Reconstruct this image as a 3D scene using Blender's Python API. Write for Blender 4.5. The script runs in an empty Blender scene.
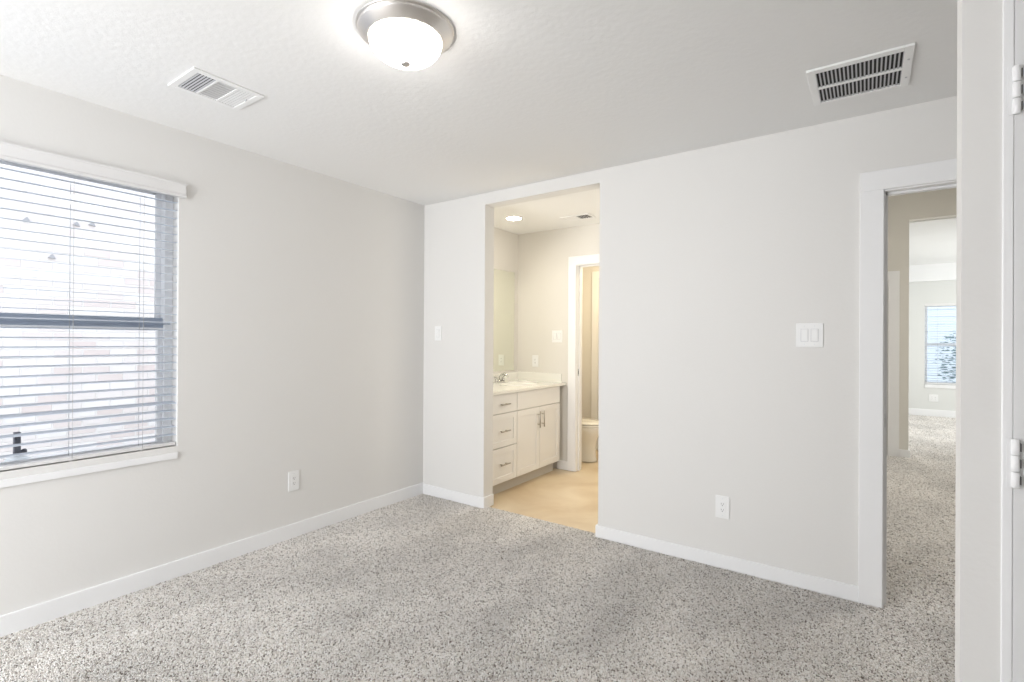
import bpy, bmesh, math, random
from mathutils import Vector, Matrix
random.seed(7)
S = bpy.context.scene
COL = S.collection

# ------------------------------------------------------------ camera
F, YAW, PITCH, ROLL, CYV = 505.03, -0.61198, 0.0022134, 0.0057186, 339.14
CX, CY, CZ = 3.07303, -3.07578, 1.30245
f = Vector((math.sin(YAW)*math.cos(PITCH), math.cos(YAW)*math.cos(PITCH), math.sin(PITCH)))
r0 = Vector((math.cos(YAW), -math.sin(YAW), 0)); u0 = r0.cross(f)
r = r0*math.cos(ROLL)+u0*math.sin(ROLL); u = -r0*math.sin(ROLL)+u0*math.cos(ROLL)
cam = bpy.data.cameras.new('camera'); cam.sensor_width = 36; cam.lens = F/1024*36
cam.shift_y = -(341-CYV)/1024; cam.clip_start = .05
co = bpy.data.objects.new('camera', cam); COL.objects.link(co)
m = Matrix(((r.x, u.x, -f.x, CX), (r.y, u.y, -f.y, CY), (r.z, u.z, -f.z, CZ), (0, 0, 0, 1)))
co.matrix_world = m
S.camera = co

# ------------------------------------------------------------ world and light
w = bpy.data.worlds.new('sky'); S.world = w; w.use_nodes = True
bg = w.node_tree.nodes['Background']; bg.inputs[0].default_value = (.88, .93, 1, 1); bg.inputs[1].default_value = 1.9
def area(name, loc, rot, sx, sy, power, col):
    l = bpy.data.lights.new(name, 'AREA'); l.shape = 'RECTANGLE'; l.size = sx; l.size_y = sy
    l.energy = power; l.color = col
    o = bpy.data.objects.new(name, l); COL.objects.link(o); o.location = loc; o.rotation_euler = rot
    return o
PI = math.pi
area('rear_fill', (1.2, -5.2, 1.25), (PI/2, 0, -.05), 2.6, 2.2, 70, (.98, .985, .99))       # added fill through the unseen rear opening, shines +y
area('rear_uplight_fill', (-1.0, -8.5, -.2), (PI/2+.35, 0, -.3), 4.5, 2.4, 130, (1, .99, .97))  # added uplight to lift the ceiling, no patio is modelled
area('vanity_fill', (.12, .5, 2.12), (0, -PI/5, 0), .12, .5, 5, (1, .925, .80))  # added warm fill above the mirror, no visible fixture
area('bath_side_fill', (2.06, .60, 1.35), (0, PI/2, 0), 1.2, .7, 8.5, (1, .925, .80))  # added fill aimed at the cabinet fronts, no lamp stands here
area('toilet_lamp', (1.0, 1.95, 2.40), (0, 0, 0), .25, .25, 11, (1, .84, .58))
area('hall_fill', (4.5, 1.7, 2.9), (0, .3, 0), .4, .4, 30, (1, .975, .92))  # added hall fill, set to the right to brighten the door jamb
area('far_room_fill', (5.93, 6.5, 1.5), (0, PI/2, 0), 1.8, 3, 47, (.98, 1, .98))  # fill panel added in front of the windowless right wall
area('side_room_daylight', (2.4, 6.0, 2.3), (0, 0, 0), .8, .8, 12, (1, 1, 1))
S.view_settings.view_transform = 'Standard'; S.view_settings.look = 'None'
S.view_settings.gamma = 1; S.view_settings.use_curve_mapping = False
S.view_settings.exposure = 0.42

# ------------------------------------------------------------ materials
def mat(name, col, rough=.5, metal=0, bump=0, bscale=100, emit=None, estr=0, spec=.5, vary=0, vscale=2):
    M = bpy.data.materials.new(name); M.use_nodes = True; nt = M.node_tree; b = nt.nodes['Principled BSDF']
    b.inputs['Base Color'].default_value = (*col, 1); b.inputs['Roughness'].default_value = rough
    b.inputs['Metallic'].default_value = metal; b.inputs['Specular IOR Level'].default_value = spec
    tc = nt.nodes.new('ShaderNodeTexCoord')
    if bump:
        n = nt.nodes.new('ShaderNodeTexNoise'); n.inputs['Scale'].default_value = bscale; n.inputs['Detail'].default_value = 4
        nt.links.new(tc.outputs['Object'], n.inputs['Vector'])
        bp = nt.nodes.new('ShaderNodeBump'); bp.inputs['Strength'].default_value = bump; bp.inputs['Distance'].default_value = .004
        nt.links.new(n.outputs['Fac'], bp.inputs['Height']); nt.links.new(bp.outputs['Normal'], b.inputs['Normal'])
    if vary:
        n = nt.nodes.new('ShaderNodeTexNoise'); n.inputs['Scale'].default_value = vscale; n.inputs['Detail'].default_value = 3
        nt.links.new(tc.outputs['Object'], n.inputs['Vector'])
        mx = nt.nodes.new('ShaderNodeMix'); mx.data_type = 'RGBA'
        mx.inputs['A'].default_value = (*[c*(1-vary) for c in col], 1); mx.inputs['B'].default_value = (*[min(1, c*(1+vary)) for c in col], 1)
        nt.links.new(n.outputs['Fac'], mx.inputs['Factor']); nt.links.new(mx.outputs['Result'], b.inputs['Base Color'])
    if emit:
        b.inputs['Emission Color'].default_value = (*emit, 1); b.inputs['Emission Strength'].default_value = estr
    return M
WALL = mat('wall_paint', (.80, .788, .768), .75, bump=.12, bscale=70)
CEIL = mat('ceiling_paint', (.89, .888, .88), .85, bump=.35, bscale=38)
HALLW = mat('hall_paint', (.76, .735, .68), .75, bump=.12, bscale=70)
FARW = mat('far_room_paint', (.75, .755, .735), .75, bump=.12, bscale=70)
BATHW = mat('bath_paint', (.78, .755, .71), .7, bump=.12, bscale=70)
TRIM = mat('trim_enamel', (.91, .91, .915), .35)
PLASTIC = mat('white_plastic', (.91, .91, .905), .3)
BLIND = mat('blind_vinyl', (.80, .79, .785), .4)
SLAT = mat('blind_slat_shaded', (.62, .67, .75), .5)  # white slats tinted blue-grey, their backlit shade put into the base colour
RAILM = mat('backlit_rail_vinyl', (.42, .48, .58), .4)  # rail vinyl darkened: its backlit shade is painted into the colour
CORD = mat('blind_cord', (.5, .5, .5), .8)
VINYL = mat('window_vinyl', (.92, .93, .95), .35)
DARK = mat('dark_void', (.03, .03, .03), .8)
SLOT = mat('slot_grey', (.12, .12, .12), .7)
VENTM = mat('vent_enamel_grey', (.78, .78, .78), .5)
BRKT = mat('bracket_grey', (.38, .38, .40), .6)
GREYM = mat('louver_grey', (.55, .55, .57), .5)
PULLM = mat('pull_nickel', (.42, .39, .35), .35, 1)
NICKEL = mat('brushed_nickel', (.78, .75, .72), .36, 1)
CHROME = mat('chrome', (.62, .62, .60), .2, 1)
CAB = mat('cabinet_enamel', (.88, .87, .85), .4)
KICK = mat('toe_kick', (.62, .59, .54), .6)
COUNTER = mat('cultured_marble', (.88, .87, .82), .15, vary=.03, vscale=6)
CERAM = mat('ceramic', (.86, .84, .78), .12)
GROUT = mat('dark_rubber', (.13, .13, .15), .6)
PALE = mat('pale_disc', (.80, .82, .84), .3)
BULB = mat('lit_bowl', (.95, .95, .95), .3, emit=(1, .96, .91), estr=15)
CANL = mat('lit_lens', (.95, .95, .95), .3, emit=(1, .93, .82), estr=24)
DOORM = mat('door_enamel', (.80, .80, .80), .4)
LEAF = mat('shrub_leaf', (.16, .24, .25), .6, vary=.3, vscale=12)
SIDING = mat('blue_grey_siding', (.60, .66, .72), .7)
BARK = mat('shrub_bark', (.2, .15, .1), .9)
GROUND = mat('gravel_ground', (.6, .58, .55), .95, bump=.5, bscale=30, vary=.15, vscale=8)

MIRR = mat('mirror_silver', (.86, .88, .80), .01, 1)

def carpet():
    M = bpy.data.materials.new('speckled_carpet'); M.use_nodes = True; nt = M.node_tree; b = nt.nodes['Principled BSDF']
    N = nt.nodes.new; L = nt.links.new
    b.inputs['Roughness'].default_value = 1; b.inputs['Specular IOR Level'].default_value = .05
    try: b.inputs['Sheen Weight'].default_value = .15
    except KeyError: pass
    tc = N('ShaderNodeTexCoord')
    at = N('ShaderNodeAttribute'); at.attribute_name = 'tuft'
    n2 = N('ShaderNodeTexNoise'); n2.inputs['Scale'].default_value = 2.3; n2.inputs['Detail'].default_value = 5; n2.inputs['Roughness'].default_value = .6
    mp = N('ShaderNodeMapping'); mp.inputs['Scale'].default_value = (1, .55, 1); mp.inputs['Rotation'].default_value = (0, 0, .7)
    L(tc.outputs['Object'], mp.inputs['Vector']); L(mp.outputs['Vector'], n2.inputs['Vector'])
    cr = N('ShaderNodeValToRGB'); e = cr.color_ramp.elements
    e[0].position = 0; e[0].color = (.17, .14, .115, 1); e[1].position = 1; e[1].color = (.99, .975, .95, 1)
    k = cr.color_ramp.elements.new(.18); k.color = (.66, .615, .565, 1)
    k = cr.color_ramp.elements.new(.5); k.color = (.89, .845, .795, 1)
    L(at.outputs['Fac'], cr.inputs['Fac'])
    r2 = N('ShaderNodeMapRange'); r2.inputs['From Min'].default_value = .35; r2.inputs['From Max'].default_value = .65
    r2.inputs['To Min'].default_value = .82; r2.inputs['To Max'].default_value = 1.06; L(n2.outputs['Fac'], r2.inputs['Value'])
    mu = N('ShaderNodeVectorMath'); mu.operation = 'SCALE'; L(cr.outputs['Color'], mu.inputs[0]); L(r2.outputs[0], mu.inputs['Scale'])
    L(mu.outputs['Vector'], b.inputs['Base Color'])
    return M
CARPET = carpet()
BACKING = mat('carpet_backing', (.50, .46, .42), 1, bump=.5, bscale=200)

def tile():
    M = mat('travertine_vinyl', (.78, .66, .47), .4); nt = M.node_tree; b = nt.nodes['Principled BSDF']; N = nt.nodes.new; L = nt.links.new
    tc = N('ShaderNodeTexCoord'); n = N('ShaderNodeTexNoise'); n.inputs['Scale'].default_value = 2.2; n.inputs['Detail'].default_value = 6; n.inputs['Distortion'].default_value = .6
    L(tc.outputs['Object'], n.inputs['Vector'])
    cr = N('ShaderNodeValToRGB'); e = cr.color_ramp.elements
    e[0].position = .3; e[0].color = (.62, .47, .30, 1); e[1].position = .7; e[1].color = (.80, .68, .50, 1)
    L(n.outputs['Fac'], cr.inputs['Fac']); L(cr.outputs['Color'], b.inputs['Base Color'])
    return M
TILE = tile()

def brick():
    M = mat('whitewashed_brick', (.8, .8, .8), .9); nt = M.node_tree; b = nt.nodes['Principled BSDF']; N = nt.nodes.new; L = nt.links.new
    tc = N('ShaderNodeTexCoord'); sp = N('ShaderNodeSeparateXYZ'); cb = N('ShaderNodeCombineXYZ')
    L(tc.outputs['Object'], sp.inputs[0]); L(sp.outputs['Y'], cb.inputs['X']); L(sp.outputs['Z'], cb.inputs['Y'])
    br = N('ShaderNodeTexBrick'); br.inputs['Scale'].default_value = 1; br.inputs['Brick Width'].default_value = .2; br.inputs['Row Height'].default_value = .075
    br.inputs['Mortar Size'].default_value = .008; br.inputs['Mortar Smooth'].default_value = .5; br.inputs['Bias'].default_value = -.2
    br.inputs['Color1'].default_value = (.82, .80, .80, 1); br.inputs['Color2'].default_value = (.68, .58, .56, 1); br.inputs['Mortar'].default_value = (.78, .75, .74, 1)
    L(cb.outputs[0], br.inputs['Vector']); L(br.outputs['Color'], b.inputs['Base Color'])
    bp = N('ShaderNodeBump'); bp.inputs['Strength'].default_value = .6; bp.inputs['Distance'].default_value = .01
    iv = N('ShaderNodeMath'); iv.operation = 'SUBTRACT'; iv.inputs[0].default_value = 1; L(br.outputs['Fac'], iv.inputs[1])
    L(iv.outputs[0], bp.inputs['Height']); L(bp.outputs['Normal'], b.inputs['Normal'])
    return M
BRICK = brick()

def glass():
    M = bpy.data.materials.new('window_glass'); M.use_nodes = True; nt = M.node_tree; N = nt.nodes.new; L = nt.links.new
    nt.nodes.remove(nt.nodes['Principled BSDF']); out = nt.nodes['Material Output']
    t = N('ShaderNodeBsdfTransparent'); t.inputs[0].default_value = (.96, .975, .98, 1); g = N('ShaderNodeBsdfGlossy'); g.inputs['Roughness'].default_value = .02
    fr = N('ShaderNodeFresnel'); fr.inputs[0].default_value = 1.3; mx = N('ShaderNodeMixShader')
    L(fr.outputs[0], mx.inputs[0]); L(t.outputs[0], mx.inputs[1]); L(g.outputs[0], mx.inputs[2]); L(mx.outputs[0], out.inputs[0])
    return M
GLASS = glass()

# ------------------------------------------------------------ mesh helpers
class MB:
    def __init__(s, origin=(0, 0, 0)): s.bm = bmesh.new(); s.o = Vector(origin)
    def box(s, x0, x1, y0, y1, z0, z1, rot=None, piv=None):
        vs = [s.bm.verts.new((x, y, z)) for z in (z0, z1) for y in (y0, y1) for x in (x0, x1)]
        for q in ((0, 2, 3, 1), (4, 5, 7, 6), (0, 1, 5, 4), (2, 6, 7, 3), (0, 4, 6, 2), (1, 3, 7, 5)): s.bm.faces.new([vs[i] for i in q])
        if rot is not None:
            c = Vector(piv) if piv else Vector(((x0+x1)/2, (y0+y1)/2, (z0+z1)/2))
            for v in vs: v.co = rot @ (v.co-c)+c
        return s
    def ring_loft(s, rings, cap0=True, cap1=True, closed=True):
        R = [[s.bm.verts.new(p) for p in ring] for ring in rings]; n = len(R[0])
        for a, b in zip(R, R[1:]):
            for i in range(n if closed else n-1):
                j = (i+1) % n; fc = s.bm.faces.new((a[i], a[j], b[j], b[i])); fc.smooth = True
        if cap0: s.bm.faces.new(R[0][::-1])
        if cap1: s.bm.faces.new(R[-1])
        return s
    def lathe(s, c, prof, n=48, axis='z', cap0=True, cap1=True):
        rings = []
        for rr, h in prof:
            ring = []
            for i in range(n):
                a = 2*PI*i/n; p, q = rr*math.cos(a), rr*math.sin(a)
                v = {'z': (p, q, h), 'x': (h, p, q), 'y': (q, h, p)}[axis]
                ring.append((c[0]+v[0], c[1]+v[1], c[2]+v[2]))
            rings.append(ring)
        return s.ring_loft(rings, cap0, cap1)
    def tube(s, pts, rad, n=10):
        P = [Vector(p) for p in pts]; rings = []; up = Vector((0, 0, 1))
        for i, p in enumerate(P):
            t = (P[min(i+1, len(P)-1)]-P[max(i-1, 0)]).normalized()
            a = t.cross(up)
            if a.length < .05: a = t.cross(Vector((0, 1, 0)))
            a.normalize(); b = t.cross(a).normalized()
            rr = rad[i] if isinstance(rad, (list, tuple)) else rad
            rings.append([p+(a*math.cos(2*PI*k/n)+b*math.sin(2*PI*k/n))*rr for k in range(n)])
        return s.ring_loft(rings)
    def build(s, name, material, parent=None, bevel=0, label=None):
        bmesh.ops.recalc_face_normals(s.bm, faces=s.bm.faces)
        for v in s.bm.verts: v.co -= s.o
        me = bpy.data.meshes.new(name); s.bm.to_mesh(me); s.bm.free(); me.materials.append(material)
        o = bpy.data.objects.new(name, me); COL.objects.link(o)
        if parent is not None:
            o.parent = parent
            wp = wpos(parent); o.location = s.o-wp
        else: o.location = s.o
        if bevel:
            b = o.modifiers.new('bevel', 'BEVEL'); b.width = bevel; b.segments = 2; b.limit_method = 'ANGLE'
        if label: o['label'] = label
        return o
def wpos(o):
    p = Vector(o.location)
    while o.parent: o = o.parent; p += o.location
    return p
def tag(o, label, cat, group=None):
    o['label'] = label; o['category'] = cat
    if group: o['group'] = group
    return o
def thing(name, loc, label, cat, group=None):
    o = bpy.data.objects.new(name, None); COL.objects.link(o); o.location = loc; o.empty_display_size = .1
    return tag(o, label, cat, group)
def struct(o): o['kind'] = 'structure'; return o
def sroot(name, loc):
    o = bpy.data.objects.new(name, None); COL.objects.link(o); o.location = loc; o.empty_display_size = .1
    return struct(o)
def boxes(name, material, lst, bevel=0, parent=None):
    b = MB()
    for q in lst: b.box(*q)
    o = b.build(name, material, parent, bevel)
    return struct(o) if parent is None else o

# ------------------------------------------------------------ structure
H = 2.44; T = .115
boxes('floor', BACKING, [(-.0, 4.2, -4.2, .05, -.1, 0), (3.153, 3.92, .05, .115, -.1, 0), (2.2, 6, .115, 8.5, -.1, 0)])
boxes('floor_bath', TILE, [(0, 2.1, .05, 1.41, -.1, -.004), (.70, 1.42, 1.41, 1.525, -.1, -.004), (0, 1.9, 1.525, 2.45, -.1, -.004)])
boxes('ceiling', CEIL, [(0, 4.2, -4.2, .0, H, H+.1)])
boxes('ceiling_bath', CEIL, [(0, 2.1, T, 1.41, H, H+.1), (0, 1.9, 1.525, 2.45, H, H+.1)])
boxes('ceiling_hall', CEIL, [(2.2, 6, T, 4.17, 3.05, 3.15)])
boxes('ceiling_far', CEIL, [(2.0, 6, 4.29, 8.5, 2.68, 2.78)])
# left wall with window opening y -3.35..-1.872, z .655..2.10
WY0, WY1, WZ0, WZ1 = -3.36, -1.868, .716, 2.128
boxes('wall_left', WALL, [(-.15, 0, -4.3, WY0, 0, H), (-.15, 0, WY1, 0.0, 0, H), (-.15, 0, WY0, WY1, 0, WZ0), (-.15, 0, WY0, WY1, WZ1, H)])
boxes('wall_bathroom_left', BATHW, [(-.15, 0, 0.0, 2.6, -.1, H+.1)])
boxes('wall_back', WALL, [(0, .654, 0, T, 0, H), (.654, 1.62, 0, T, 2.352, H), (1.62, 3.14, 0, T, -.1, H), (3.14, 3.93, 0, T, 2.065, 3.1), (3.93, 6, 0, T, -.1, 3.1), (0, 3.14, 0, T, H, 3.1)])
boxes('wall_right', WALL, [(4.2, 4.35, -4.3, 0, 0, H)])
boxes('wall_rear', WALL, [(-.15, .05, -4.35, -4.2, 0, H), (1.95, 4.35, -4.35, -4.2, 0, H), (.05, 1.95, -4.35, -4.2, 0, .08), (.05, 1.95, -4.35, -4.2, 2.3, H)])  # opening behind the camera added to let the fill light in
boxes('wall_closet', WALL, [(3.235, 3.297, -1.67, -1.60, 0, H), (3.297, 4.05, -1.67, -1.60, 2.07, H), (4.05, 4.2, -1.67, -1.60, 0, H)])
boxes('wall_bathroom_back', BATHW, [(0, .70, 1.41, 1.525, -.1, H), (.70, 1.42, 1.41, 1.525, 2.055, H), (1.42, 2.2, 1.41, 1.525, -.1, H)])
boxes('wall_bathroom_right', BATHW, [(2.1, 2.2, T, 1.41, -.1, H+.1)])
boxes('wall_bathroom_front', BATHW, [(1.635, 2.1, T, T+.004, 0, H)])
boxes('wall_toilet_room', BATHW, [(0, 1.9, 2.45, 2.55, -.1, H+.1), (1.9, 2.0, 1.525, 2.55, -.1, H+.1)])
boxes('wall_hall_end', HALLW, [(2.2, 2.50, 4.17, 4.29, 0, 3.1), (2.50, 3.262, 4.17, 4.29, 2.03, 3.1), (3.262, 3.465, 4.17, 4.29, 0, 3.1), (3.465, 6, 4.17, 4.29, 2.69, 3.1)])
boxes('wall_hall_left', HALLW, [(2.1, 2.2, T, 4.29, 0, 3.1)])
boxes('wall_hall_right', HALLW, [(5.0, 5.1, T, 4.17, 0, 3.1)])
FX0, FX1, FZ0, FZ1 = 3.92, 4.85, .56, 1.985
boxes('wall_far_back', FARW, [(2.0, FX0, 8.5, 8.65, 0, 2.7), (FX1, 6, 8.5, 8.65, 0, 2.7), (FX0, FX1, 8.5, 8.65, 0, FZ0), (FX0, FX1, 8.5, 8.65, FZ1, 2.7)])
boxes('wall_far_left', FARW, [(2.0, 2.1, 4.29, 8.5, 0, 2.7)])
boxes('wall_far_right', FARW, [(6.0, 6.1, 4.17, 8.5, 0, 2.7)])
boxes('trim_far_soffit', TRIM, [(2.1, 6, 8.38, 8.5, 2.385, 2.68)])

# baseboards
BH = .088; BT = .014
boxes('baseboard_left', TRIM, [(0, BT, -4.2, 0, 0, BH+.008)], .004)
boxes('baseboard_back', TRIM, [(0, .654+BT, -BT, 0, 0, BH), (.654, .654+BT, 0, T, 0, BH)], .004)
boxes('baseboard_back_right', TRIM, [(1.62-BT, 3.045, -BT, 0, 0, BH-.006), (1.62-BT, 1.62, 0, T, 0, BH-.006)], .004)
boxes('baseboard_bathroom', TRIM, [(.50, .621, 1.41-BT, 1.41, 0, BH), (1.51, 2.1, 1.41-BT, 1.41, 0, BH)], .004)
boxes('baseboard_hall', TRIM, [(3.38, 3.465+BT, 4.17-BT, 4.17, 0, BH), (3.465, 3.465+BT, 4.17, 4.29, 0, BH)], .004)
boxes('baseboard_far', TRIM, [(2.1, 6, 8.5-BT, 8.5, 0, .12)], .004)

# carpet pile: one object of small tufts
import numpy as np
def pile(areas, sp=.0056, h=.0075):
    rg = np.random.default_rng(3); P = []
    for x0, x1, y0, y1, k in areas:
        gx, gy = np.meshgrid(np.arange(x0+.003, x1-.002, sp*k), np.arange(y0+.003, y1-.002, sp*k))
        q = np.stack([gx.ravel(), gy.ravel(), np.full(gx.size, k)], 1); q[:, :2] += rg.uniform(-.45, .45, (len(q), 2))*sp*k; 
        q[:, 0] = q[:, 0].clip(x0+.001, x1-.001); q[:, 1] = q[:, 1].clip(y0+.001, y1-.001); P.append(q)
    P = np.concatenate(P); n = len(P); k = P[:, 2]
    a0 = rg.uniform(0, 2*np.pi, n); r_ = rg.uniform(.0036, .0052, n)*k; hh = h*rg.uniform(.7, 1.15, n)
    ld = .6*np.sin(P[:, 0]*3.1+1.3*np.sin(P[:, 1]*2.3))+.8*np.cos(P[:, 1]*2.7-P[:, 0]*1.1)
    lx = np.cos(ld*2)*.0018+rg.normal(0, .0018, n); ly = np.sin(ld*2)*.0018+rg.normal(0, .0018, n)
    V = np.zeros((n, 7, 3)); 
    for i in range(3):
        a = a0+i*2*np.pi/3
        V[:, i, 0] = P[:, 0]+np.cos(a)*r_*.7; V[:, i, 1] = P[:, 1]+np.sin(a)*r_*.7
        V[:, 3+i, 0] = P[:, 0]+lx*.6+np.cos(a+.4)*r_; V[:, 3+i, 1] = P[:, 1]+ly*.6+np.sin(a+.4)*r_; V[:, 3+i, 2] = hh*.7
    V[:, 6, 0] = P[:, 0]+lx; V[:, 6, 1] = P[:, 1]+ly; V[:, 6, 2] = hh
    tri = np.array([0, 1, 4, 0, 4, 3, 1, 2, 5, 1, 5, 4, 2, 0, 3, 2, 3, 5, 3, 4, 6, 4, 5, 6, 5, 3, 6])
    I = (np.arange(n)[:, None]*7+tri[None]).ravel(); nf = n*9
    me = bpy.data.meshes.new('carpet_pile'); me.vertices.add(n*7); me.vertices.foreach_set('co', V.ravel())
    me.loops.add(nf*3); me.loops.foreach_set('vertex_index', I.astype(np.int32))
    me.polygons.add(nf); me.polygons.foreach_set('loop_start', np.arange(nf, dtype=np.int32)*3)
    me.update(calc_edges=True)
    at = me.attributes.new('tuft', 'FLOAT', 'POINT'); at.data.foreach_set('value', np.repeat(rg.uniform(0, 1, n), 7).astype(np.float32))
    me.materials.append(CARPET)
    o = bpy.data.objects.new('carpet_pile', me); COL.objects.link(o); o['kind'] = 'stuff'
    tag(o, 'speckled warm grey cut pile carpet covering the bedroom and hall floor', 'carpet')
pile([(.014, .66, -3.3, -.014, 1), (.66, 1.61, -3.3, .045, 1), (1.61, 3.06, -3.3, -.014, 1), (3.06, 4.15, -3.3, -1.68, 1), (3.06, 4.15, -1.59, -.014, 1), (3.15, 3.9, -.014, .115, 1),
      (3.0, 4.3, .115, 4.15, 1.25), (3.47, 4.9, 4.15, 8.48, 1.5)])

# ------------------------------------------------------------ door frames
def door_frame(name, x0, x1, y0, ztop, cw, thick=T, ct=.016, both=False):
    """x0..x1 clear opening; casing on the y0 face (towards -y)."""
    root = sroot(name, ((x0+x1)/2, y0, 0))
    b = MB(); g = .006
    b.box(x0-cw, x0-g, y0-ct, y0, 0, ztop+g); b.box(x1+g, x1+cw, y0-ct, y0, 0, ztop+g); b.box(x0-cw, x1+cw, y0-ct, y0, ztop+g, ztop+cw)
    b.build('casing', TRIM, root, .0025)
    b = MB(); j = .018
    b.box(x0-j, x0, y0-.001, y0+thick+.001, 0, ztop); b.box(x1, x1+j, y0-.001, y0+thick+.001, 0, ztop); b.box(x0-j, x1+j, y0-.001, y0+thick+.001, ztop, ztop+j)
    b.build('jamb', TRIM, root, .001)
    b = MB(); s0 = y0+.042
    b.box(x0, x0+.011, s0, s0+.035, 0, ztop); b.box(x1-.011, x1, s0, s0+.035, 0, ztop); b.box(x0, x1, s0, s0+.035, ztop-.011, ztop)
    b.build('door_stop', TRIM, root, .001)
    return root
d1 = door_frame('door_1', 3.147, 3.905, 0, 2.045, .103)
b = MB((3.147, .02, .92)); b.box(3.146, 3.1485, .006, .036, .885, .95); sp = b.build('strike_plate', CHROME, d1, .001, 'small chrome strike plate')
MB((3.1487, .02, .92)).box(3.1485, 3.149, .014, .028, .905, .93).build('strike_hole', DARK, sp)
d2 = door_frame('door_2', .713, 1.41, 1.41, 2.05, .092)
b = MB((.713, 1.445, .98)); b.box(.712, .715, 1.435, 1.452, .95, 1.02) ; sp = b.build('strike_plate', CHROME, d2, .001)
MB((.7155, 1.445, .98)).box(.715, .7156, 1.439, 1.448, .97, 1.0).build('strike_hole', DARK, sp)

# far hall door: frame, leaf slightly ajar, hinges
d3 = door_frame('door_3', 2.52, 3.272, 4.17, 2.01, .108)
b = MB((3.25, 4.2, 0)); b.box(2.53, 3.256, 4.20, 4.235, .012, 2.0); b.build('door_leaf', DOORM, d3, .002)
for z in (.25, 1.0, 1.70):
    b = MB((3.264, 4.19, z)); b.lathe((3.264, 4.188, z), [(.008, -.045), (.008, .045)], 12); b.box(3.256, 3.272, 4.19, 4.21, z-.045, z+.045)
    b.build('hinge', NICKEL, d3)

# closet door at the right edge: closed leaf, hinged on its left side
d4 = sroot('door_4', (3.3, -1.67, 0))
b = MB(); b.box(3.297, 3.313, -1.675, -1.60, 0, 2.052); b.box(4.034, 4.05, -1.675, -1.60, 0, 2.052); b.box(3.297, 4.05, -1.675, -1.60, 2.052, 2.07)
b.build('jamb', TRIM, d4, .0015)
b = MB((3.316, -1.668, .012)); b.box(3.3132, 4.03, -1.6735, -1.638, .012, 2.048)
for z0, z1 in ((.25, .95), (1.08, 1.9)):
    pass
b.build('door_leaf', DOORM, d4, .002)
b = MB((3.5, -1.664, .9))
for z0, z1 in ((.22, .95), (1.10, 1.92)):
    for q in ((3.43, 3.92, z0, z0+.02), (3.43, 3.92, z1-.02, z1)): b.box(q[0], q[1], -1.677, -1.672, q[2], q[3])
    for x in (3.43, 3.90): b.box(x, x+.02, -1.677, -1.672, z0, z1)
b.build('panel_moulding', DOORM, d4, .002)
for z in (.25, 1.063, 1.806):
    hb = MB((3.3155, -1.672, z))
    for k in range(3):
        zc = z-.048+.0325*k; hb.lathe((3.316, -1.679, zc), [(.0050, 0), (.0066, .002), (.0066, .0295), (.0050, .0315)], 16)
    hb.box(3.303, 3.3185, -1.6795, -1.6775, z-.048, z+.048); 
    h = hb.build('hinge', TRIM, d4)
    for k in range(3):
        q = z-.033+.033*k; MB((3.3235, -1.68, q)).box(3.3225, 3.3245, -1.6815, -1.674, q-.008, q+.008).build('screw', SLOT, h)  # dark slivers standing in for shaded gaps beside the knuckle, not fasteners

# ------------------------------------------------------------ left window
wn = sroot('window_1', (-.1, (WY0+WY1)/2, WZ0))
def rect_frame(b, x0, x1, y0, y1, z0, z1, wd, wt=None, wb=None):
    wt = wt or wd; wb = wb or wd
    b.box(x0, x1, y0, y0+wd, z0, z1); b.box(x0, x1, y1-wd, y1, z0, z1); b.box(x0, x1, y0+wd, y1-wd, z0, z0+wb); b.box(x0, x1, y0+wd, y1-wd, z1-wt, z1)
b = MB((-.1, -2.6, 1.3)); rect_frame(b, -.14, -.07, WY0, WY1, WZ0, WZ1, .040, .022, .010); b.build('window_frame', VINYL, wn, .003)
ZM = 1.395
b = MB((-.1, -2.6, 1.0)); rect_frame(b, -.118, -.088, WY0+.04, WY1-.04, WZ0+.01, ZM-.03, .026, .02, .014); b.build('sash', VINYL, wn, .003)
b = MB((-.1, -2.6, 1.7)); rect_frame(b, -.138, -.12, WY0+.04, WY1-.04, ZM+.0, WZ1-.022, .026, .018, .018); b.build('sash', VINYL, wn, .003)
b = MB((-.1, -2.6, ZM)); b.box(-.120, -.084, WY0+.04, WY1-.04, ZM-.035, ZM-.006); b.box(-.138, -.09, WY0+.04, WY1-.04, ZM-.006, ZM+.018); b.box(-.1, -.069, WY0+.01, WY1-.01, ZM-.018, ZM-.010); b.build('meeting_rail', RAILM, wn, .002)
b = MB((-.1, -2.6, 1.0)); b.box(-.106, -.102, WY0+.064, WY1-.064, WZ0+.022, ZM-.045); b.build('window_pane', GLASS, wn)
b = MB((-.1, -2.6, 1.7)); b.box(-.131, -.127, WY0+.064, WY1-.064, ZM+.015, WZ1-.038); b.build('window_pane', GLASS, wn)
b = MB((-.03, -2.6, WZ0)); b.box(0, .012, WY0, WY1, .650, .684); b.build('window_sill', TRIM, wn, .003)

# blind
bl = thing('window_blind', (-.02, (WY0+WY1)/2, WZ1), 'white horizontal slat blind covering the large window in the left wall', 'blind', 'window blinds')
b = MB((.01, -2.6, 2.11)); b.box(.001, .028, WY0-.03, WY1+.026, 2.085, 2.142); b.box(.001, .030, WY0-.032, WY1+.028, 2.134, 2.146); b.box(.002, .031, WY0-.032, WY1+.028, 2.070, 2.085)
b.build('valance', BLIND, bl, .003)
MB((-.03, -2.6, 2.06)).box(-.056, -.006, WY0+.01, WY1-.01, 2.085, 2.125).build('headrail', BLIND, bl)
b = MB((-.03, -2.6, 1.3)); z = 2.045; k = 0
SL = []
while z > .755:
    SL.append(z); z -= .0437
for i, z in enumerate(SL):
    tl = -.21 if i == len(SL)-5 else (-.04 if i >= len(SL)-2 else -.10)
    b.box(-.055, -.007, WY0+.008, WY1-.002, z-.0014, z+.0014, rot=Matrix.Rotation(-tl, 3, 'Y'))
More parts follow.
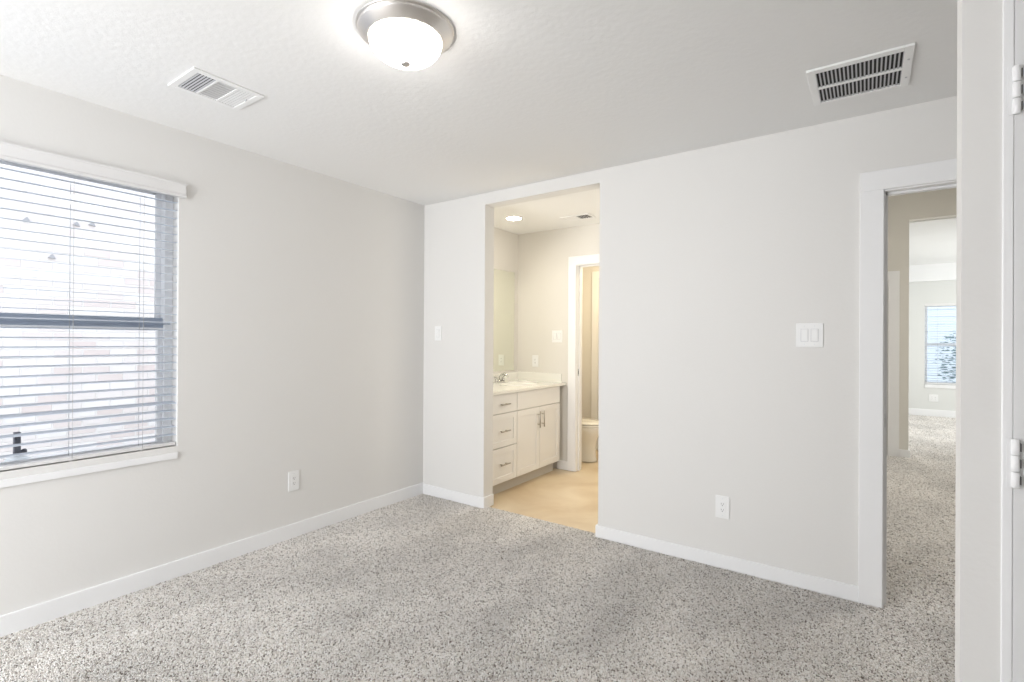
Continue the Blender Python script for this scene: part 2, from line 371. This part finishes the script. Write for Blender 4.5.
b.build('slats', SLAT, bl)
ZB = .730
MB((-.03, -2.6, ZB)).box(-.056, -.006, WY0+.008, WY1-.006, ZB-.008, ZB+.008).build('bottom_rail', BLIND, bl, .003)
for y in (-2.028, -2.312, -2.62, -2.93, -3.2):
    b = MB((-.03, y, 1.4))
    for x, dy in ((-.004, .0), (-.058, 0)): b.box(x-.0009, x+.0009, y-.0011, y+.0011, ZB, 2.05)
    b.build('ladder_cord', CORD, bl)
    MB((-.03, y, ZB-.014)).lathe((-.02, y, ZB-.014), [(.006, 0), (.008, .006)], 12).build('cord_button', BLIND, bl)

# exterior beyond the left window
boxes('trim_outer_ledge', BRICK, [(-.30, -.15, WY0, WY1, .60, .718)], .004)
ft = thing('ledge_fitting', (-.2, -2.466, .718), 'dark grey upright fitting with pale round foot on the outer window ledge', 'fitting')
b = MB((-.2, -2.466, .718)); b.lathe((-.2, -2.463, .718), [(.046, 0), (.046, .010), (.038, .020), (.014, .026)], 32); b.build('foot', PALE, ft)
b = MB((-.2, -2.466, .72)); b.box(-.213, -.187, -2.478, -2.454, .742, .857); b.build('post', GROUT, ft, .003)
b = MB((-.2, -2.45, .75)); b.lathe((-.2, -2.454, .762), [(.009, 0), (.009, .006), (.013, .008), (.013, .018), (.009, .022)], 20, 'y'); b.build('knob', GROUT, ft)
g = boxes('ground_outside', GROUND, [(-2.6, -.15, -9, 6, -.4, -.3)])
hs = thing('neighbouring_house', (-2.6, -2, -.3), 'whitewashed pale pink brick house wall seen through the left window blind', 'house')
b = MB((-2.6, -2, -.3)); b.box(-2.75, -2.6, -9, 6, -.3, 4.2); b.build('wall', BRICK, hs)
b = MB((-2.5, -2, 4.2)); b.box(-2.85, -2.35, -9, 6, 4.2, 4.35); b.build('eave', TRIM, hs)
for (y, z) in ((-2.006+.03, 2.275), (-1.846+.03, 1.991), (-1.655, 2.298), (-1.546, 2.319)):
    b = MB((-2.58, y, z)); b.ring_loft([[(xq, y-.024, z-.012), (xq, y+.026, z-.018), (xq, y+.004, z+.022)] for xq in (-2.6, -2.575)])
    b.build('bracket', BRKT, hs, .002)

# ------------------------------------------------------------ ceiling light
cx, cy = 1.684, -1.787
cl = thing('ceiling_light', (cx, cy, H), 'flush ceiling light with brushed nickel ring and lit frosted bowl, centre of the bedroom ceiling', 'ceiling light')
MB((cx, cy, H)).lathe((cx, cy, H), [(.176, 0), (.177, -.003), (.174, -.005), (.168, -.006), (.168, -.009), (.171, -.010), (.172, -.014), (.168, -.018), (.142, -.041), (.137, -.044), (.131, -.043)], 96, cap0=True, cap1=True).build('ring', NICKEL, cl)
pr = [(.131, -.042)]
for i in range(1, 15):
    a = i/14*PI/2; pr.append((.131*math.cos(a)**.9+.0005, -.042-.076*math.sin(a)))
MB((cx, cy, H-.06)).lathe((cx, cy, H), pr, 72).build('glass_bowl', BULB, cl, label='glowing frosted glass bowl')
MB((cx, cy, H-.12)).lathe((cx, cy, H), [(.006, -.116), (.016, -.118), (.019, -.124), (.015, -.130), (.006, -.133)], 24).build('finial', NICKEL, cl)

# ------------------------------------------------------------ ceiling vents
def vent_supply(cx, cy, sx, sy, label):
    v = thing('supply_vent', (cx, cy, H), label, 'vent', 'ceiling vents')
    x0, x1, y0, y1 = cx-sx/2, cx+sx/2, cy-sy/2, cy+sy/2; z = H
    fr = .028
    b = MB((cx, cy, z)); rect_flat(b, x0, x1, y0, y1, z-.008, z, fr)
    L3 = (sy-2*fr-.02)/3
    ya = y0+fr
    b.box(x0+fr, x1-fr, ya+L3, ya+L3+.01, z-.008, z); b.box(x0+fr, x1-fr, ya+2*L3+.01, ya+2*L3+.02, z-.008, z)
    b.build('face_plate', PLASTIC, v, .002)
    MB((cx, cy, z-.001)).box(x0+fr-.002, x1-fr+.002, y0+fr-.002, y1-fr+.002, z-.0015, z-.0005).build('duct_void', DARK, v)
    MB((cx, cy, z-.003)).box(x0+fr-.001, x1-fr+.001, ya+L3+.005, ya+2*L3+.015, z-.0045, z-.0030).build('damper_panel', VENTM, v)
    MB((cx, cy, z-.003)).box(x0+fr-.001, x1-fr+.001, ya+2*L3+.015, y1-fr+.001, z-.0045, z-.0030).build('damper_panel', PLASTIC, v)
    for k, ang, n in ((0, -.95, 6), (2, .75, 6)):
        b = MB((cx, cy, z-.003)); ys = ya+k*(L3+.01)
        for i in range(n):
            yc = ys+(i+.5)*L3/n; wdt = L3/n*(.52 if k == 0 else .93)
            b.box(x0+fr, x1-fr, yc-wdt/2, yc+wdt/2, z-.0056, z-.0046, rot=Matrix.Rotation(ang*.5, 3, 'X'))
        b.build('louvers', GREYM if k == 0 else PLASTIC, v)
    b = MB((cx, cy, z-.003)); ys = ya+L3+.01
    n = 9
    for i in range(n):
        xc = x0+fr+(i+.5)*(sx-2*fr)/n; wdt = (sx-2*fr)/n*1.02
        b.box(xc-wdt/2, xc+wdt/2, ys, ys+L3, z-.0056, z-.0046, rot=Matrix.Rotation(.25, 3, 'Y'))
    b.build('louvers', VENTM, v)
    MB((cx, cy, z)).box(cx+.02, cx+.030, y1-fr-.010, y1-fr-.007, z-.014, z-.004).build('damper_lever', GREYM, v)
    return v
def rect_flat(b, x0, x1, y0, y1, z0, z1, fr):
    b.box(x0, x1, y0, y0+fr, z0, z1); b.box(x0, x1, y1-fr, y1, z0, z1); b.box(x0, x0+fr, y0+fr, y1-fr, z0, z1); b.box(x1-fr, x1, y0+fr, y1-fr, z0, z1)
vent_supply(.640, -1.965, .255, .305, 'small white supply vent with three louvre panels, on the ceiling near the left window')
v = thing('return_vent', (3.035, -.455, H), 'large square white return grille with dark slots, on the ceiling at upper right', 'vent', 'ceiling vents')
x0, x1, y0, y1 = 2.862, 3.221, -.640, -.272
ix0, ix1, iy0, iy1 = 2.893, 3.190, -.606, -.296
b = MB((3.035, -.455, H)); b.box(x0, ix0, y0, y1, H-.010, H); b.box(ix1, x1, y0, y1, H-.010, H); b.box(ix0, ix1, y0, iy0, H-.010, H); b.box(ix0, ix1, iy1, y1, H-.010, H)
ym = (iy0+iy1)/2; b.box(ix0, ix1, ym-.010, ym+.010, H-.010, H-.002); b.build('face_plate', PLASTIC, v, .002)
MB((3.035, -.455, H)).box(ix0-.002, ix1+.002, iy0-.002, iy1+.002, H-.0012, H-.0004).build('duct_void', DARK, v)
b = MB((3.035, -.455, H-.004)); n = 21; st = (ix1-ix0)/n
for i in range(n+1):
    xc = ix0+i*st
    for q in ((iy0, ym-.010), (ym+.010, iy1)):
        b.box(max(ix0, xc-st*.21), min(ix1, xc+st*.21), q[0], q[1], H-.0082, H-.0070, rot=Matrix.Rotation(-.12, 3, 'Y'))
b.build('louvers', GREYM, v)
for (sx, sy) in ((x1-.014, y0+.11), (x1-.014, y1-.09)):
    MB((sx, sy, H-.01)).lathe((sx, sy, H-.012), [(.0045, .002), (.0045, .0005), (.003, 0)], 16).build('screw', GREYM, v)

# ------------------------------------------------------------ outlets and switches (built facing -y at the origin, then turned)
def slotp(b, cx_, cz_, w_, h_, y=-.0082): b.box(cx_-w_/2, cx_+w_/2, y-.0004, y+.002, cz_-h_/2, cz_+h_/2)
def plate(name, cat, group, loc, rot, label, w_, h_, devs):
    t = thing(name, (0, 0, 0), label, cat, group)
    MB().box(-w_/2, w_/2, -.006, 0, -h_/2, h_/2).build('cover_plate', PLASTIC, t, .0025)
    n = len(devs)
    for i, d in enumerate(devs):
        cx_ = (i-(n-1)/2)*.046
        if d == 'outlet':
            rc = MB().box(cx_-.0165, cx_+.0165, -.0078, -.004, -.033, .033).build('receptacle', PLASTIC, t, .001)
            for zc in (.0165, -.0165):
                b = MB(); slotp(b, cx_-.006, zc+.003, .002, .008); slotp(b, cx_+.006, zc+.003, .002, .0065)
                b.lathe((cx_, -.0078, zc-.0065), [(.0026, 0), (.0026, -.0008)], 12, 'y'); b.build('socket_slots', SLOT, rc)
        else:
            fr = MB(); y = -.0068
            fr.box(cx_-.0175, cx_+.0175, y, -.004, -.034, .034); fo = fr.build('switch_frame', GREYM if False else TRIM, t, .0008)
            b = MB(); b.box(cx_-.0152, cx_+.0152, -.0095, -.005, -.0315, .0315, rot=Matrix.Rotation(.05, 3, 'X')); b.build('rocker', PLASTIC, t, .001)
            b = MB()
            for q in ((cx_-.0172, cx_-.0156, -.033, .033), (cx_+.0156, cx_+.0172, -.033, .033)): b.box(q[0], q[1], y-.0003, y+.001, q[2], q[3])
            for q in ((-.0332, -.0318), (.0318, .0332)): b.box(cx_-.0172, cx_+.0172, y-.0003, y+.001, q[0], q[1])
            b.build('gap', GREYM, t)
        for zc in (.048, -.048):
            MB().lathe((cx_, -.006, zc), [(.0030, 0), (.0026, -.0008)], 12, 'y').build('screw', PALE, t)
    t.rotation_euler = (0, 0, rot); t.location = loc
    return t
G1, G2 = 'wall outlets', 'wall switch plates'
plate('wall_outlet', 'outlet', G1, (2.400, 0, .352), 0, 'white duplex outlet low on the back wall, right of the bathroom opening', .078, .128, ['outlet'])
plate('wall_outlet', 'outlet', G1, (0, -1.183, .374), PI/2, 'white duplex outlet low on the left wall between window and corner', .078, .128, ['outlet'])
plate('wall_outlet', 'outlet', G1, (.227, 1.41, 1.085), 0, 'white outlet above the vanity backsplash beside the mirror', .075, .12, ['outlet'])
plate('wall_outlet', 'outlet', G1, (4.045, 8.5, .325), 0, 'white outlet below the far room window', .125, .125, ['outlet', 'outlet'])
plate('wall_switch', 'switch', G2, (2.828, 0, 1.338), 0, 'white double rocker switch beside the hall doorway', .124, .126, ['switch', 'switch'])
plate('wall_switch', 'switch', G2, (.168, 0, 1.357), 0, 'white single rocker switch near the bedroom corner, left of the bathroom opening', .072, .120, ['switch'])
plate('wall_switch', 'switch', G2, (.490, 1.41, 1.345), 0, 'white double rocker switch beside the toilet room door', .122, .124, ['switch', 'switch'])

# ------------------------------------------------------------ vanity
VX, VY0, VY1 = .575, .12, 1.318
vc = thing('vanity_cabinet', (.28, .72, 0), 'white shaker bathroom vanity with three drawers and two doors', 'cabinet')
b = MB((.28, .72, 0)); b.box(.003, VX-.02, VY0, VY1, .105, .852); b.build('body', CAB, vc, .001)
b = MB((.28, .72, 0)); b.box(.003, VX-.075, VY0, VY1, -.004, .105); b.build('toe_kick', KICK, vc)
def shaker(b, y0, y1, z0, z1, w_=.05):
    x = VX
    b.box(x-.019, x-.006, y0+.01, y1-.01, z0+.01, z1-.01)
    b.box(x-.019, x, y0, y0+w_, z0, z1); b.box(x-.019, x, y1-w_, y1, z0, z1); b.box(x-.019, x, y0+w_, y1-w_, z0, z0+w_); b.box(x-.019, x, y0+w_, y1-w_, z1-w_, z1)
def pull(parent, y, z, vert=False, L=.13):
    b = MB((VX, y, z)); h = L/2
    if vert:
        b.tube([(VX+.030, y, z-h), (VX+.030, y, z+h)], .0055, 14)
        for s in (-1, 1): b.tube([(VX-.001, y, z+s*(h-.03)), (VX+.030, y, z+s*(h-.03))], .0042, 12)
    else:
        b.tube([(VX+.030, y-h, z), (VX+.030, y+h, z)], .0055, 14)
        for s in (-1, 1): b.tube([(VX-.001, y+s*(h-.03), z), (VX+.030, y+s*(h-.03), z)], .0042, 12)
    return b.build('pull', PULLM, parent)
YS = .568
for z0, z1, sh, pz in ((.690, .848, False, .765), (.405, .684, True, .540), (.108, .399, True, .262)):
    b = MB((VX, .35, (z0+z1)/2))
    if sh: shaker(b, VY0+.006, YS-.003, z0, z1)
    else: b.box(VX-.019, VX, VY0+.006, YS-.003, z0, z1)
    d = b.build('drawer', CAB, vc, .0012); pull(d, .362, pz)
b = MB((VX, .94, .77)); b.box(VX-.019, VX, YS+.003, VY1, .690, .848); b.build('false_drawer_front', CAB, vc, .0012)
for y0, y1, py in ((YS+.003, .939, .905), (.943, VY1, .977)):
    b = MB((VX, (y0+y1)/2, .4)); shaker(b, y0, y1, .108, .684, .055)
    d = b.build('door', CAB, vc, .0012); pull(d, py, .570, True, .15)

# countertop with oval basin
ct = thing('vanity_countertop', (.29, .765, .854), 'cream cultured marble countertop with oval sink and low backsplash on the vanity', 'countertop')
b = MB((.29, .765, .854)); bm = b.bm
x0, x1, y0, y1, zt, zb = .0, .598, .117, 1.408, .878, .854
bx, by, rx, ry = .305, .985, .165, .215
n = 64; rect = []; el = []
for i in range(n):
    a = 2*PI*i/n; c_, s_ = math.cos(a), math.sin(a)
    ts = []
    if c_ > 1e-9: ts.append((x1-bx)/c_)
    if c_ < -1e-9: ts.append((x0-bx)/c_)
    if s_ > 1e-9: ts.append((y1-by)/s_)
    if s_ < -1e-9: ts.append((y0-by)/s_)
    t_ = min(ts); rect.append((bx+t_*c_, by+t_*s_)); el.append((c_, s_))
# snap nearest samples to the corners
for cxx, cyy in ((x0, y0), (x0, y1), (x1, y0), (x1, y1)):
    k = min(range(n), key=lambda i: (rect[i][0]-cxx)**2+(rect[i][1]-cyy)**2); rect[k] = (cxx, cyy)
rings = [[(p[0], p[1], zb) for p in rect], [(p[0], p[1], zt) for p in rect]]
rings += [[(bx+rx*c*k, by+ry*s*k, zz) for c, s in el] for k, zz in ((1.06, zt), (1.0, zt-.006), (.96, zt-.03), (.86, zt-.085), (.62, zt-.125), (.25, zt-.138), (.1, zt-.14))]
b.ring_loft(rings, cap0=False, cap1=True)
for fc in bm.faces:
    if all(v.co.z > zb-.001 for v in fc.verts): fc.smooth = False
o = b.build('slab', COUNTER, ct)
b = MB((0, .765, .9)); b.box(.0, .018, y0, y1, zt-.002, zt+.088); b.build('backsplash', COUNTER, ct, .003)
b = MB((.3, 1.4, .9)); b.box(.018, .545, 1.392, 1.410, zt-.002, zt+.088); b.build('backsplash', COUNTER, ct, .003)
MB((bx, by, .74)).lathe((bx, by, zt-.141), [(.020, .001), (.020, .004), (.012, .005)], 24).build('drain', CHROME, ct)

fa = thing('faucet', (.075, .985, .878), 'chrome two-handle faucet standing behind the oval sink', 'faucet')
b = MB((.075, .985, .878)); b.ring_loft([[(.078+rx_*math.cos(a), .985+ry_*math.sin(a), z_) for a in [2*PI*i/32 for i in range(32)]] for rx_, ry_, z_ in ((.028, .085, .878), (.028, .085, .890), (.022, .078, .896))]); b.build('base', CHROME, fa)
b = MB((.075, .985, .9)); b.tube([(.075, .985, .89), (.080, .985, .93), (.098, .985, .960), (.130, .985, .970), (.165, .985, .958), (.178, .985, .938)], [.015, .014, .013, .0115, .0105, .010], 16); b.build('spout', CHROME, fa)
for s in (-1, 1):
    yy = .985+s*.055; b = MB((.075, yy, .9)); b.lathe((.075, yy, .892), [(.017, 0), (.015, .02), (.012, .036), (.008, .042)], 20)
    b.tube([(.075, yy, .925), (.070, yy+s*.02, .937), (.062, yy+s*.055, .950)], [.008, .0065, .005], 12); b.build('handle', CHROME, fa)

mr = MB((.003, .74, 1.5)).box(.001, .006, .12, 1.335, .988, 2.022).build('vanity_mirror', MIRR)
tag(mr, 'frameless rectangular mirror on the bathroom wall above the sink', 'mirror')

# bathroom recessed light and vent
rl = thing('recessed_light', (.385, .775, H), 'small lit recessed downlight in the bathroom ceiling', 'ceiling light')
MB((.385, .775, H)).lathe((.385, .775, H), [(.088, 0), (.088, -.004), (.070, -.006), (.068, -.002)], 48).build('trim_ring', TRIM, rl)
MB((.385, .775, H)).lathe((.385, .775, H-.004), [(.0665, -.0005), (.064, -.0035), (.03, -.005)], 48).build('lens', CANL, rl, label='glowing round lens')
bv = thing('supply_vent', (.893, 1.075, H), 'small bathroom ceiling vent with one dark slotted half', 'vent', 'ceiling vents')
b = MB((.893, 1.075, H)); rect_flat(b, .745, 1.04, .99, 1.16, H-.007, H, .022); b.box(.89, .90, .99, 1.16, H-.007, H); b.build('face_plate', PLASTIC, bv, .002)
MB((.893, 1.075, H)).box(.76, 1.03, 1.005, 1.145, H-.0012, H-.0004).build('duct_void', DARK, bv)
b = MB((.893, 1.075, H-.003))
for i in range(6):
    xc = .778+i*.0205; b.box(xc-.0095, xc+.0095, 1.01, 1.14, H-.0052, H-.0042)
b.build('louvers', PLASTIC, bv)
b = MB((.893, 1.075, H-.003))
for i in range(5):
    xc = .914+i*.0235; b.box(xc-.004, xc+.004, 1.01, 1.14, H-.0052, H-.0042)
b.build('louvers', GREYM, bv)

# ------------------------------------------------------------ toilet
TY = 1.90
to = thing('toilet', (.36, TY, 0), 'white two-piece toilet seen through the narrow doorway beyond the bathroom', 'toilet')
def oval(cx_, rx_, ry_, z_, n=48, flat=0):
    out = []
    for i in range(n):
        a = 2*PI*i/n; c_ = math.cos(a); s_ = math.sin(a); e = .85 if c_ < 0 else 1
        out.append((cx_+.03+rx_*math.copysign(abs(c_)**e, c_), TY+ry_*math.copysign(abs(s_)**(.92), s_), z_*.965))
    return out
b = MB((.36, TY, 0)); b.ring_loft([oval(*q) for q in ((.44, .225, .115, 0), (.44, .225, .115, .02), (.44, .216, .105, .05), (.44, .212, .100, .16), (.448, .212, .112, .225), (.465, .225, .145, .29), (.480, .240, .175, .345), (.485, .243, .182, .385), (.485, .240, .180, .395))])
b.build('bowl', CERAM, to)
b = MB((.36, TY, .4)); b.ring_loft([oval(.485, .246, .186, .397), oval(.485, .249, .189, .402), oval(.485, .249, .189, .414), oval(.485, .244, .184, .418)]); b.build('seat', CERAM, to)
b = MB((.36, TY, .42)); b.ring_loft([oval(.485, .244, .184, .4215), oval(.485, .249, .189, .426), oval(.485, .249, .189, .434), oval(.485, .240, .180, .442), oval(.485, .15, .1, .446)]); b.build('lid', CERAM, to)
b = MB((.12, TY, .4)); b.box(.025, .215, TY-.21, TY+.21, .385, .745); tk = b.build('tank', CERAM, to, .02)
MB((.12, TY, .75)).box(.015, .225, TY-.22, TY+.22, .745, .775).build('tank_lid', CERAM, to, .006)
b = MB((.22, TY-.15, .68)); b.lathe((.213, TY-.15, .685), [(.012, 0), (.012, .01)], 16, 'x'); b.tube([(.226, TY-.15, .685), (.232, TY-.11, .680), (.232, TY-.08, .676)], .005, 10); b.build('flush_lever', CHROME, tk)

# linen door on the toilet room's far wall
d5 = sroot('door_5', (.72, 2.45, 0))
b = MB((.72, 2.45, 0)); b.box(.372, .452, 2.434, 2.45, 0, 2.13); b.box(1.15, 1.23, 2.434, 2.45, 0, 2.13); b.box(.452, 1.15, 2.434, 2.45, 2.05, 2.13); b.build('casing', TRIM, d5, .003)
b = MB((.72, 2.44, 0)); b.box(.454, 1.148, 2.441, 2.45, .008, 2.049); b.build('door_leaf', DOORM, d5)

# ------------------------------------------------------------ far room window, blind, garden
w2 = sroot('window_2', ((FX0+FX1)/2, 8.6, FZ0))
def frame_y(b, x0, x1, z0, z1, y0, y1, wd):
    b.box(x0, x0+wd, y0, y1, z0, z1); b.box(x1-wd, x1, y0, y1, z0, z1); b.box(x0+wd, x1-wd, y0, y1, z0, z0+wd); b.box(x0+wd, x1-wd, y0, y1, z1-wd, z1)
b = MB((4.4, 8.6, FZ0)); frame_y(b, FX0, FX1, FZ0, FZ1, 8.58, 8.64, .045); b.box(FX0+.045, FX1-.045, 8.59, 8.63, 1.25, 1.30); b.build('window_frame', VINYL, w2, .003)
MB((4.4, 8.6, 1.3)).box(FX0+.045, FX1-.045, 8.608, 8.612, FZ0+.045, FZ1-.045).build('window_pane', GLASS, w2)
b = MB((4.4, 8.5, FZ0)); b.box(FX0-.0, FX1+.0, 8.485, 8.58, FZ0-.055, FZ0+.004); b.build('window_sill', TRIM, w2, .003)
b2 = thing('window_blind', ((FX0+FX1)/2, 8.53, FZ1), 'white slatted blind on the distant window seen through the hall doorway', 'blind', 'window blinds')
MB((4.4, 8.5, FZ1)).box(FX0+.002, FX1-.002, 8.495, 8.555, FZ1-.035, FZ1+.005).build('valance', BLIND, b2, .003)
b = MB((4.4, 8.53, 1.3)); z = FZ1-.09
while z > FZ0+.05: b.box(FX0+.01, FX1-.01, 8.507, 8.553, z-.0022, z+.0022, rot=Matrix.Rotation(.10, 3, 'X')); z -= .0437
b.build('slats', SLAT, b2)
MB((4.4, 8.53, FZ0)).box(FX0+.01, FX1-.01, 8.507, 8.553, FZ0+.012, FZ0+.034).build('bottom_rail', BLIND, b2, .002)
for x in (4.10, 4.40, 4.68):
    b = MB((x, 8.53, 1.3))
    for y in (8.505, 8.555): b.box(x-.001, x+.001, y-.0008, y+.0008, FZ0+.02, FZ1-.05)
    b.build('ladder_cord', CORD, b2)
boxes('ground_garden', GROUND, [(0, 12, 8.65, 20, -.4, -.3)])
gh = thing('neighbouring_house', (5, 14, -.3), 'blue grey sided house added beyond the shrub to dim the distant window view', 'house')  # backdrop house added so the far window does not face bright sky
b = MB((5, 14, -.3)); b.box(0, 12, 14, 14.2, -.3, 3.6)
for i in range(20): b.box(0, 12, 13.98, 14, -.3+.19*i, -.3+.19*i+.17)
b.build('wall', SIDING, gh)
sh = thing('garden_shrub', (4.95, 10.6, -.3), 'blue green shrub outside the distant window, behind its blind', 'shrub')
b = MB((4.95, 10.6, -.3)); b.tube([(4.95, 10.6, -.3), (4.97, 10.6, .5), (5.0, 10.62, 1.2)], [.05, .04, .02], 10)
for k in range(5):
    a = k*1.256; b.tube([(4.96, 10.6, .2), (4.96+.25*math.cos(a), 10.6+.25*math.sin(a), .7), (4.96+.4*math.cos(a), 10.6+.4*math.sin(a), 1.1)], [.02, .014, .006], 8)
b.build('stem', BARK, sh)
b = MB((4.95, 10.6, 1))
for k in range(1500):
    a = random.uniform(0, 2*PI); q = random.uniform(-1, 1); rr = random.uniform(.35, 1)**.5
    c = Vector((4.97+.75*rr*math.cos(a)*math.sqrt(1-q*q), 10.6+.5*rr*math.sin(a)*math.sqrt(1-q*q), .95+.75*rr*q))
    R_ = Matrix.Rotation(random.uniform(0, 6.28), 3, 'Z') @ Matrix.Rotation(random.uniform(-1, 1), 3, 'X')
    s_ = random.uniform(.03, .06)
    vs = [b.bm.verts.new(c+R_ @ Vector(p)*s_) for p in ((-1, 0, 0), (0, -.45, .12), (1.1, 0, 0), (0, .45, .12))]
    b.bm.faces.new(vs)
b.build('foliage', LEAF, sh)
